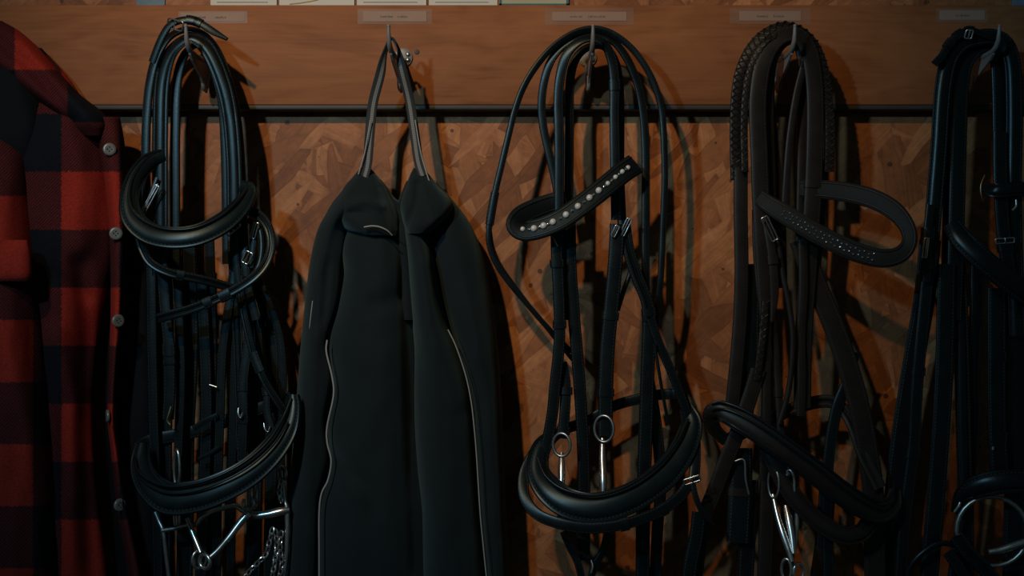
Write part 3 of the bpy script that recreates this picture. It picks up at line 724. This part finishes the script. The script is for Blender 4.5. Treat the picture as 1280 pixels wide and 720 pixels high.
    s('piping', [(890, 513, 75), (904, 511, 85), (930, 521, 95), (961, 540, 103), (993, 563, 107), (1026, 587, 107), (1056, 611, 103), (1082, 628, 95), (1103, 636, 84), (1117, 625, 72), (1120, 610, 60)], 3, 'roll', 1.4, parent=nb, mat='black')
    s('piping', [(893, 527, 70), (906, 527, 83), (924, 537, 93), (954, 557, 101), (986, 580, 105), (1018, 604, 105), (1048, 627, 101), (1076, 645, 95), (1098, 653, 84), (1114, 645, 70)], 2.6, 'roll', 1.2, parent=nb, mat='black')
    s('nose_strap', [(905, 552, 44), (930, 540, 30), (970, 520, 26), (1010, 505, 26), (1038, 502, 28), (1056, 514, 32), (1068, 535, 38), (1080, 570, 44), (1100, 610, 50)], 16, 'double', 3)
    s('flash_strap', [(960, 560, 60), (985, 610, 66), (1015, 645, 70), (1050, 668, 72), (1076, 666, 68), (1092, 645, 58)], 22, 'padded', 3.4)
    # curb bit
    cu = T.metal('curb_bit', [(966, 618, 58, 2.6), (972, 645, 68, 3.6), (979, 668, 77, 4.2), (986, 688, 84, 3.6), (990, 702, 88, 2.8)], 3)
    T.metal('mouthpiece_arm', [(982, 632, 64, 3), (986, 650, 71, 4.6), (990, 672, 79, 4.2), (992, 692, 86, 3)], 3, cu)
    T.metal('mouthpiece_arm', [(996, 632, 66, 2.4), (996, 652, 67, 3), (994, 674, 68, 3), (992, 692, 70, 2.4)], 3, cu)
    T.ring(cu, 987, 607, 66, 6, 19, 1.7, 30, name='curb_hook'); T.ring(cu, 983, 712, 72, 6, 13, 2, 30, name='joint'); T.ring(cu, 998, 716, 72, 7, 11, 2, -20, name='joint')
    T.ring(cu, 967, 604, 62, 8, 18, 1.6, 50, 'dull')
    T.metal('stud', [(984, 594, 76), (986, 591, 77)], 2.4, cu)
    # lower left ends
    d = s('rein_end', [(926, 560, 44), (926, 600, 46), (924, 640, 48), (922, 678, 50)], 28, 'flat', 3.4, mat='black'); T.keeper(d, .45, 8)
    T.metal('billet_hook', [(917, 577, 54), (930, 575, 56), (932, 598, 56), (936, 618, 56)], 1.4, d, 'dull')
    s('rein', [(938, 600, 36), (935, 660, 36), (931, 740, 36)], 20, 'flat', 3, mat='black'); s('rein', [(960, 560, 30), (958, 650, 30), (955, 740, 30)], 18, 'flat', 3)
    s('rein', [(1035, 600, 28), (1030, 670, 28), (1020, 740, 28)], 20, 'flat', 3)
bridle_three(T3)

# ------------------------------------------------------------------ black bridle at the right edge
T4 = Tack('bridle', 1232, 55, 'black bridle cut off by the right edge, with broad straps and a buckled top', 'bridle')
def bridle_four(T):
    s = T.strap
    h = s('headpiece', [(1160, 345, 58), (1165, 290, 58), (1170, 230, 58), (1174, 180, 58), (1177, 130, 58), (1181, 95, 58), (1188, 70, 58), (1203, 53, 58), (1222, 47, 58), (1243, 46, 58), (1258, 55, 58), (1266, 80, 58), (1268, 120, 57), (1268, 170, 56), (1267, 230, 56), (1268, 300, 54), (1272, 420, 52)], 20, 'raised', 3.4, arch=10)
    c = s('crownpiece', [(1192, 400, 46), (1195, 300, 46), (1197, 220, 46), (1199, 150, 46), (1201, 105, 46), (1206, 80, 46), (1216, 64, 46), (1230, 56, 46), (1243, 58, 46), (1248, 76, 46), (1250, 110, 46), (1251, 160, 46), (1252, 210, 46)], 20, 'flat', 3.4, arch=15)
    d = s('rein_strap', [(1168, 80, 70), (1178, 69, 68), (1186, 55, 66), (1198, 43, 66), (1212, 38, 66), (1226, 42, 64), (1240, 47, 62)], 9, 'flat', 3.2, arch=20); T.keeper(d, .45, 9); T.keeper(d, .62, 9); T.keeper(d, .3, 6)
    T.buckle(d, 1211, 43, 71, 8, 10, 10, 20)
    e = s('throatlatch', [(1184, 330, 34), (1186, 250, 34), (1189, 170, 34), (1194, 120, 34), (1206, 76, 34), (1225, 58, 36), (1245, 64, 36), (1258, 110, 34), (1262, 170, 34), (1264, 260, 34), (1264, 400, 34)], 14, 'flat', 3, arch=15)
    # right cheek with holes, loop and buckle
    f = s('cheek_strap', [(1250, 165, 60), (1250, 200, 62), (1251, 240, 64), (1253, 275, 64), (1256, 305, 64), (1262, 345, 62)], 17, 'flat', 3.2, label='punched cheek strap'); T.holes(f, [.18, .3, .62, .76])
    T.keeper(f, .78, 6, grow=.0015); T.buckle(f, 1256, 301, 68, 22, 6, -4, 10, mat='dull')
    s('browband_loop', [(1232, 236, 58), (1244, 238, 72), (1260, 237, 74), (1275, 236, 72), (1292, 240, 66)], 17, 'padded', 3)
    T.metal('ring', [(1231, 219, 60), (1226, 232, 62), (1227, 246, 62), (1230, 252, 60)], .9, f, 'brass')
    T.metal('buckle_end', [(1270, 250, 72), (1270, 258, 73), (1265, 263, 73)], 1.5, f, 'dull')
    # left buckle
    g = s('billet', [(1163, 256, 68), (1160, 285, 70), (1159, 320, 70), (1158, 352, 68)], 10, 'flat', 3); T.keeper(g, .35, 9, grow=.003)
    T.buckle(g, 1157, 310, 76, 5, 24, 4, 10); T.keeper(g, .78, 8, grow=.0025)
    # diagonal padded band
    s('browband', [(1190, 280, 60, 0, .8), (1202, 298, 72, 0, 1), (1226, 322, 82), (1254, 346, 84), (1284, 368, 80), (1320, 385, 70)], 27, 'padded', 4)
    # long straps
    s('rein', [(1163, 300, 40), (1156, 370, 34), (1146, 430, 28), (1136, 490, 24), (1127, 550, 22), (1118, 630, 20), (1110, 740, 20)], 26, 'flat', 3.2)
    k = s('cheek_strap', [(1160, 340, 60), (1155, 390, 60), (1150, 440, 60), (1145, 500, 58), (1142, 560, 56), (1132, 640, 54), (1124, 740, 52)], 15, 'flat', 3.2); T.keeper(k, .3, 7); T.keeper(k, .55, 9)
    s('cheek_strap', [(1183, 330, 52), (1182, 400, 52), (1180, 470, 52), (1176, 540, 52), (1170, 620, 50), (1160, 740, 48)], 22, 'flat', 3.2)
    s('cheek_strap', [(1198, 330, 40), (1201, 400, 40), (1203, 480, 40), (1205, 560, 40), (1208, 640, 40), (1208, 740, 40)], 18, 'raised', 3.2)
    s('rein', [(1222, 320, 30), (1220, 400, 30), (1217, 460, 30), (1215, 560, 30), (1190, 740, 30)], 16, 'flat', 3)
    m = s('cheek_strap', [(1246, 360, 56), (1246, 430, 56), (1246, 490, 56), (1247, 545, 56), (1250, 600, 56)], 22, 'flat', 3.2); T.keeper(m, .35, 9); T.keeper(m, .75, 9)
    T.metal('stud', [(1241, 558, 62), (1241, 562, 62)], 1.6, m)
    s('rein', [(1268, 350, 42), (1270, 450, 42), (1270, 560, 42), (1266, 740, 42)], 26, 'flat', 3.2)
    # noseband and bit
    nb = s('noseband', [(1198, 640, 44, 10, .6), (1206, 618, 60, 10, .8), (1228, 607, 74, 10, 1), (1254, 602, 82, 10, 1), (1284, 602, 84, 10, 1), (1320, 612, 76, 10, 1)], 28, 'padded', 4)
    T.metal('rein_hook', [(1193, 640, 62), (1198, 633, 64), (1200, 628, 64)], 1.6, nb)
    b = T.metal('snaffle_bit', [(1236, 690, 72, 3.2), (1252, 687, 74, 4), (1270, 681, 76, 4.4), (1296, 672, 76, 4)], 4)
    T.ring(b, 1240, 664, 66, 41, 42, 2.8, 10, 'dull')
    s('curb_rein', [(1137, 740, 60), (1136, 716, 62), (1144, 700, 66), (1160, 686, 68), (1178, 679, 66), (1196, 682, 60)], 7, 'roll', 3)
    s('rein', [(1195, 670, 66), (1210, 690, 68), (1228, 708, 68), (1250, 735, 66)], 18, 'double', 3.4)
    s('rein', [(1185, 690, 60), (1200, 712, 62), (1214, 740, 62)], 14, 'flat', 3)
bridle_four(T4)

# ------------------------------------------------------------------ cloth tools
def interp_rows(rows, n):
    sm = []
    full = [list(r) for r in rows]
    m = len(full)
    for i in range(n):
        t = i/(n-1)*(m-1); k = min(int(t), m-2); f = t-k
        b, c = full[k], full[k+1]
        a = full[k-1] if k else [2*x-y for x, y in zip(b, c)]
        d = full[k+2] if k+2 < m else [2*x-y for x, y in zip(c, b)]
        sm.append(cr(a, b, c, d, f))
    return sm
def seg_dist(px, py, poly):
    best = 1e9
    for (ax, ay), (bx, by) in zip(poly, poly[1:]):
        vx, vy = bx-ax, by-ay; L = vx*vx+vy*vy
        t = max(0, min(1, ((px-ax)*vx+(py-ay)*vy)/L)) if L else 0
        best = min(best, math.hypot(px-ax-vx*t, py-ay-vy*t))
    return best
def lobe(B, rows, folds=(), nrow=90, ncol=40, p=2.4, thick=10, nz=2.0, nscale=28, seed=0, uvs=(1, 1), uvo=(0, 0), drape=(0, 0)):
    """closed hanging cloth volume. rows: (py, xL, xR, edge depth, bulge depth)"""
    sm = interp_rows(rows, nrow); vs = []; uv = []; fs = []
    hf = ncol; ring = 2*hf
    y0 = rows[0][0]
    for (py, xl, xr, de, db) in sm:
        arc = 0; 
        for j in range(ring):
            th = PI*j/hf if j < hf else PI + PI*(j-hf)/hf
            s = -math.cos(th)
            if j < hf: s = math.copysign(abs(s)**.8, s)
            px = xl + (xr-xl)*(s+1)/2
            if j <= hf:
                d = de + (db-de)*(max(0, 1-abs(s)**p))**(1/1.6)
                e = max(0, 1-abs(s)**6)
                d += e*nz*(noise.noise(Vector((px/nscale+seed, py/(nscale*3.0), seed)))*1.6 + .6*noise.noise(Vector((px/(nscale*.4)+seed, py/(nscale*1.1), seed+5))))
                if drape[0]: d += e*drape[0]*math.sin((px+drape[1]*noise.noise(Vector((0, py/80, seed))))/9.0+seed)
                for poly, amp, sig in folds:
                    if amp:
                        q = seg_dist(px, py, poly)
                        if q < sig*3: d += e*amp*math.exp(-(q/sig)**2)
            else:
                d = de - thick*math.sin(th-PI)
            vs.append(P(px, py, max(d, 3))); uv.append((px*uvs[0]+uvo[0], py*uvs[1]+uvo[1]))
    for i in range(nrow-1):
        for j in range(ring):
            k = (j+1) % ring; fs.append((i*ring+j, i*ring+k, (i+1)*ring+k, (i+1)*ring+j))
    fs.append(tuple(range(ring))[::-1]); fs.append(tuple((nrow-1)*ring+j for j in range(ring)))
    B.add(vs, fs, uv)

# ------------------------------------------------------------------ dark softshell jacket
OFF[0] = 24.0
jk = empty('jacket', P(500, 60, 50)); JO = jk.location.copy()
tag(jk, 'dark teal-black softshell jacket with pale piping hanging by its webbing loop', 'jacket')
def jpart(name, rows, mat='cloth', **kw):
    B = Builder(JO); lobe(B, rows, **kw); return B.build(name, M[mat], jk, sharp=80)
# sleeves, front panels and yokes
ls = jpart('sleeve', [(214, 447, 457, 40, 48), (226, 437, 464, 36, 60), (240, 426, 466, 32, 70), (254, 415, 460, 30, 76), (268, 407, 448, 28, 72), (290, 396, 438, 26, 56), (330, 387, 431, 26, 62), (380, 381, 427, 26, 66), (430, 376, 414, 26, 68), (480, 372, 420, 26, 70), (530, 368, 412, 26, 70), (580, 364, 416, 26, 72), (630, 360, 404, 26, 72), (690, 356, 402, 26, 72), (760, 352, 402, 26, 72)],
      seed=1.3, nz=2.0, folds=[([(425, 262), (408, 300), (400, 340)], 5, 6), ([(393, 420), (390, 520), (384, 620)], 4, 7), ([(410, 330), (404, 400)], -5, 5)])
fp = jpart('front_panel', [(268, 440, 498, 40, 58), (290, 433, 502, 40, 78), (315, 428, 508, 40, 86), (345, 430, 512, 40, 90), (385, 422, 516, 40, 92), (430, 410, 520, 40, 94), (480, 416, 522, 40, 94), (530, 408, 522, 40, 94), (580, 412, 526, 40, 95), (630, 399, 532, 40, 95), (690, 398, 534, 40, 95), (760, 398, 536, 40, 95)],
      seed=4.1, nz=2.0, folds=[([(470, 380), (505, 372), (512, 350)], -7, 12), ([(416, 572), (440, 590), (462, 610), (470, 640)], -6, 7), ([(425, 600), (440, 622)], 3, 8), ([(432, 345), (424, 385)], -4, 9), ([(508, 300), (512, 420), (516, 560), (522, 720)], -14, 10), ([(445, 560), (470, 500), (480, 440)], 3, 14)])
rp = jpart('front_panel', [(262, 503, 525, 52, 66), (290, 506, 530, 52, 84), (320, 509, 541, 50, 92), (360, 512, 548, 50, 96), (400, 515, 558, 48, 98), (440, 518, 573, 46, 98), (490, 517, 588, 44, 98), (540, 518, 594, 42, 98), (590, 521, 597, 42, 98), (640, 526, 601, 42, 98), (690, 527, 606, 42, 98), (760, 529, 612, 42, 98)],
      seed=7.7, nz=1.6, folds=[([(530, 330), (540, 420), (545, 560), (550, 720)], 3, 10), ([(575, 520), (580, 720)], -4, 10)])
rs = jpart('sleeve', [(228, 522, 546, 26, 34), (250, 524, 566, 26, 46), (280, 526, 588, 26, 58), (320, 538, 604, 26, 66), (370, 545, 614, 26, 70), (430, 566, 622, 26, 72), (500, 586, 627, 26, 70), (570, 592, 630, 26, 70), (640, 598, 633, 26, 70), (700, 604, 636, 26, 70), (760, 610, 638, 26, 70)],
      seed=9.2, nz=2.0, folds=[([(560, 290), (585, 370), (600, 450)], 4, 8)])
bk = jpart('back_panel', [(232, 446, 540, 16, 24), (265, 412, 572, 16, 26), (300, 398, 590, 16, 26), (400, 386, 606, 16, 28), (520, 372, 622, 16, 28), (640, 364, 630, 16, 28), (760, 358, 634, 16, 28)], 'near_black', seed=2.2, nz=.5, thick=6) if False else None
y1 = jpart('yoke', [(209, 451, 462, 46, 50), (220, 442, 472, 46, 60), (234, 430, 482, 46, 72), (248, 424, 489, 44, 80), (260, 421, 495, 44, 86), (272, 422, 499, 44, 90), (282, 428, 500, 46, 92), (289, 436, 499, 54, 91), (294, 450, 496, 64, 88)],
      seed=3.4, nz=1.4, nrow=60, p=3.2, thick=6, folds=[([(480, 235), (488, 262), (496, 290)], -9, 6), ([(424, 272), (436, 256), (458, 250), (476, 258)], 6, 6), ([(414, 282), (430, 266), (452, 266)], -5, 4), ([(448, 222), (430, 250)], 3, 5)])
y2 = jpart('yoke', [(210, 517, 529, 46, 50), (220, 512, 538, 46, 60), (234, 507, 549, 46, 72), (248, 502, 562, 44, 80), (260, 500, 566, 44, 86), (272, 502, 560, 46, 90), (282, 505, 548, 52, 92), (292, 509, 534, 66, 90)],
      seed=5.5, nz=1.2, nrow=60, p=3.2, thick=6, folds=[([(522, 230), (520, 255), (508, 280)], -8, 5), ([(530, 232), (538, 262), (545, 280)], 5, 6)])
bc = jpart('collar', [(224, 470, 476, 40, 44), (236, 474, 486, 38, 46), (248, 478, 494, 36, 48), (260, 482, 512, 36, 50), (275, 486, 512, 36, 54), (300, 490, 516, 38, 62), (400, 498, 520, 40, 66)], 'cloth', seed=6, nz=.3, nrow=30, thick=5)
bc2 = jpart('collar', [(226, 508, 513, 40, 44), (238, 503, 511, 38, 46), (250, 498, 510, 36, 48), (262, 494, 512, 36, 50), (280, 494, 514, 36, 52)], 'cloth', seed=7, nz=.3, nrow=24, thick=5)
def piping(pts, r, label=None, parent=jk):
    B = Builder(JO); ptube(B, pts, r, 8); o = B.build('piping', M['piping'], parent)
    o['label'] = 'pale grey piping'
piping([(409, 425, 74), (408, 440, 75), (415, 470, 77), (417, 494, 78), (409, 533, 77), (409, 553, 77), (414, 576, 78), (410, 600, 78), (402, 617, 78), (399, 642, 78), (399, 690, 78), (399, 760, 78)], 1.1, parent=ls)
piping([(455, 284, 98), (464, 282.5, 99), (474, 283.5, 99), (484, 288, 97), (490, 294, 92)], .9, parent=y1)
piping([(560, 412, 84), (570, 433, 84), (582, 469, 84), (589, 502, 84), (593, 537, 84), (596, 574, 84), (600, 638, 84), (604, 681, 84), (610, 740, 84)], .8, parent=rp)
piping([(391, 376, 58), (389, 392, 59), (387, 412, 60)], .8, parent=ls)
B = Builder(JO)
fr = path_frames([(455, 222, 60, 20), (459, 205, 58, 10), (462, 170, 56, 5), (466, 130, 56, 0), (475, 94, 66, -15), (481, 66, 72, -62, .8), (489.5, 48, 73, -75, .6), (498.5, 64, 72, -62, .8), (503, 88, 66, -10), (512, 126, 54, 0), (518, 165, 54, 0), (523, 200, 56, 0), (529, 220, 58, 0)], 12, 0, 4)
ribbon(B, fr, 1.8); o = B.build('hanging_loop', M['web'], jk, sharp=40); o['label'] = 'black webbing loop with a grey stripe'
for pts in ([(463, 150, 62), (456, 190, 62), (448, 218, 62)], [(519, 150, 58), (527, 195, 60), (541, 240, 62)]):
    B = Builder(JO); ptube(B, pts, .8); B.build('edge_binding', M['piping'], jk)

# ------------------------------------------------------------------ plaid flannel shirt at the left
OFF[0] = 0.0
sh = empty('plaid_shirt', P(-14, 60, 60)); SO = sh.location.copy()
tag(sh, 'thick red and black checked flannel shirt with buttons at the left edge of the photo', 'shirt')
def spart(name, rows, mat='plaid', parent=None, **kw):
    B = Builder(SO); lobe(B, rows, **kw); return B.build(name, M[mat], parent or sh, sharp=80)
U = 1/145.0
spart('sleeve', [(168, -84, 14, 85, 120), (185, -94, 28, 85, 136), (210, -100, 38, 85, 148), (290, -106, 46, 85, 158), (380, -110, 54, 85, 162), (470, -112, 62, 85, 164), (560, -114, 68, 85, 166), (650, -116, 74, 85, 166), (780, -118, 80, 85, 166)],
      uvs=(U*.95, U*.935), uvo=(.23, -.58), seed=11.3, nz=4, nscale=36, folds=[([(30, 60), (40, 200), (44, 330)], -6, 10), ([(0, 300), (30, 320), (48, 350)], 8, 10), ([(10, 420), (40, 560), (50, 700)], 4, 14)], ncol=50)
spart('body', [(60, -60, 52, 50, 70), (95, -60, 84, 48, 82), (125, -60, 104, 46, 92), (160, -60, 128, 46, 102), (210, -60, 142, 46, 108), (270, -60, 148, 46, 110), (320, -60, 146, 46, 110), (370, -60, 134, 46, 110), (420, -60, 124, 46, 108), (500, -60, 117, 46, 108), (580, -60, 119, 46, 108), (660, -60, 128, 46, 108), (780, -60, 146, 46, 108)],
      uvs=(U, U), uvo=(-.53, -.48), seed=14.8, nz=4, nscale=40, ncol=60, folds=[([(100, 330), (112, 420), (108, 540), (116, 720)], -16, 14), ([(70, 420), (95, 500), (100, 620)], 9, 14), ([(85, 140), (100, 220), (96, 320)], 5, 14), ([(60, 340), (110, 372)], -6, 8)])
spart('placket', [(146, 116, 150, 60, 84), (180, 122, 156, 62, 96), (230, 130, 160, 62, 102), (290, 136, 160, 62, 104), (340, 138, 158, 62, 104), (400, 138, 154, 62, 104), (450, 136, 149, 62, 102), (520, 134, 145, 62, 100), (560, 138, 149, 62, 100), (610, 143, 157, 62, 100), (660, 150, 167, 62, 100), (710, 159, 178, 62, 100), (780, 168, 190, 62, 100)],
      uvs=(U, U), uvo=(-.53, -.48), seed=17, nz=1.2, ncol=16)
spart('yoke', [(26, -60, 2, 58, 74), (40, -60, 26, 60, 92), (62, -50, 50, 60, 104), (90, -10, 74, 60, 110), (118, 30, 100, 60, 112), (140, 62, 128, 60, 112), (156, 84, 137, 62, 106), (170, 100, 134, 66, 96)],
      uvs=(U*1.1, U*1.1), uvo=(.86, -.16), seed=21, nz=2, ncol=40, nrow=60, folds=[([(0, 52), (40, 86), (70, 120), (90, 150)], -10, 8), ([(12, 36), (50, 72), (100, 128)], 4, 6)])
spart('neck_dark_sheet', [(44, -60, 6, 60, 80), (70, -60, 30, 60, 100), (100, -60, 52, 60, 110), (140, -60, 64, 60, 114), (180, -60, 62, 60, 116), (215, -60, 54, 60, 112)], 'near_black', seed=31, nz=3, ncol=30, nrow=40)  # near-black sheet added in the neck opening
B = Builder(SO); ptube(B, [(-52, 66, 84), (-64, 44, 98), (-84, 26, 108), (-104, 36, 100), (-98, 56, 92), (-70, 74, 84), (-52, 80, 82)], 2.2); B.build('hanging_loop', M['near_black'], sh)
spart('pocket_flap', [(300, -20, 34, 150, 158), (318, -22, 38, 150, 166), (340, -22, 40, 150, 168), (352, -20, 38, 150, 164)], uvs=(U, U), uvo=(.2, .1), seed=5, nz=1.5, ncol=20, nrow=24)
spart('gap_shade_sheet', [(225, 134, 168, 30, 44), (260, 138, 180, 26, 46), (320, 138, 190, 24, 50), (420, 134, 196, 22, 54), (540, 132, 200, 22, 56), (660, 142, 206, 22, 56), (780, 150, 212, 22, 56)], 'near_black', seed=33, nz=3, ncol=24)  # near-black sheet added as the shade beside and behind the placket
for px, py, d, ax in [(137, 187, 98, (.35, -1, .05)), (145, 292, 105, (.3, -1, 0)), (147, 401, 105, (.9, -.8, 0)), (136, 520, 98, (-1, -.5, 0)), (149, 631, 99, (.9, -.7, 0))]:
    B = Builder(SO); c = P(px, py, d); axis = Vector(ax).normalized()
    disc(B, c, .0075, .0032, axis, 24, -.12, .18)
    b_ = B.build('button', M['button'], sh, sharp=60)
    X = axis.orthogonal().normalized(); Y = axis.cross(X)
    B = Builder(SO)
    for a, b in ((1, 1), (1, -1), (-1, 1), (-1, -1)): disc(B, c + X*(.0017*a) + Y*(.0017*b) + axis*.0028, .0008, .0004, axis, 8)
    B.build('thread_holes', M['near_black'], b_)

# ------------------------------------------------------------------ camera, light
cam = bpy.data.cameras.new('camera'); co = bpy.data.objects.new('camera', cam); COL.objects.link(co)
cam.sensor_width = 36; cam.lens = 36*CAM_D/1280.0
co.location = (0, -CAM_D/1000, Z0); co.rotation_euler = (PI/2, 0, 0); S.camera = co
cam.clip_start = .05
def spot(name, loc, tgt, power, col, radius, size, blend):
    l = bpy.data.lights.new(name, 'SPOT'); l.energy = power; l.color = col; l.shadow_soft_size = radius
    l.spot_size = math.radians(size); l.spot_blend = blend
    o = bpy.data.objects.new(name, l); COL.objects.link(o); o.location = loc
    o.rotation_euler = (Vector(tgt)-Vector(loc)).to_track_quat('-Z', 'Y').to_euler()
    return o
spot('warm_ceiling_lamp', (-.62, -1.6, Z0+1.1), (-.10, 0, Z0+.22), 68, (1, .68, .33), .03, 42, 1.0)
spot('cool_wall_lamp', (-.62, -1.3, Z0+.52), (.08, 0, Z0-.02), 29, (.30, .68, 1), .03, 82, 1.0)
w = bpy.data.worlds.new('World'); S.world = w; w.use_nodes = True
w.node_tree.nodes['Background'].inputs[0].default_value = (.36, .66, .72, 1)
w.node_tree.nodes['Background'].inputs[1].default_value = .045
vs = S.view_settings; S.display_settings.display_device = 'sRGB'
vs.view_transform = 'Standard'; vs.look = 'None'; vs.exposure = 0; vs.gamma = 1; vs.use_curve_mapping = False
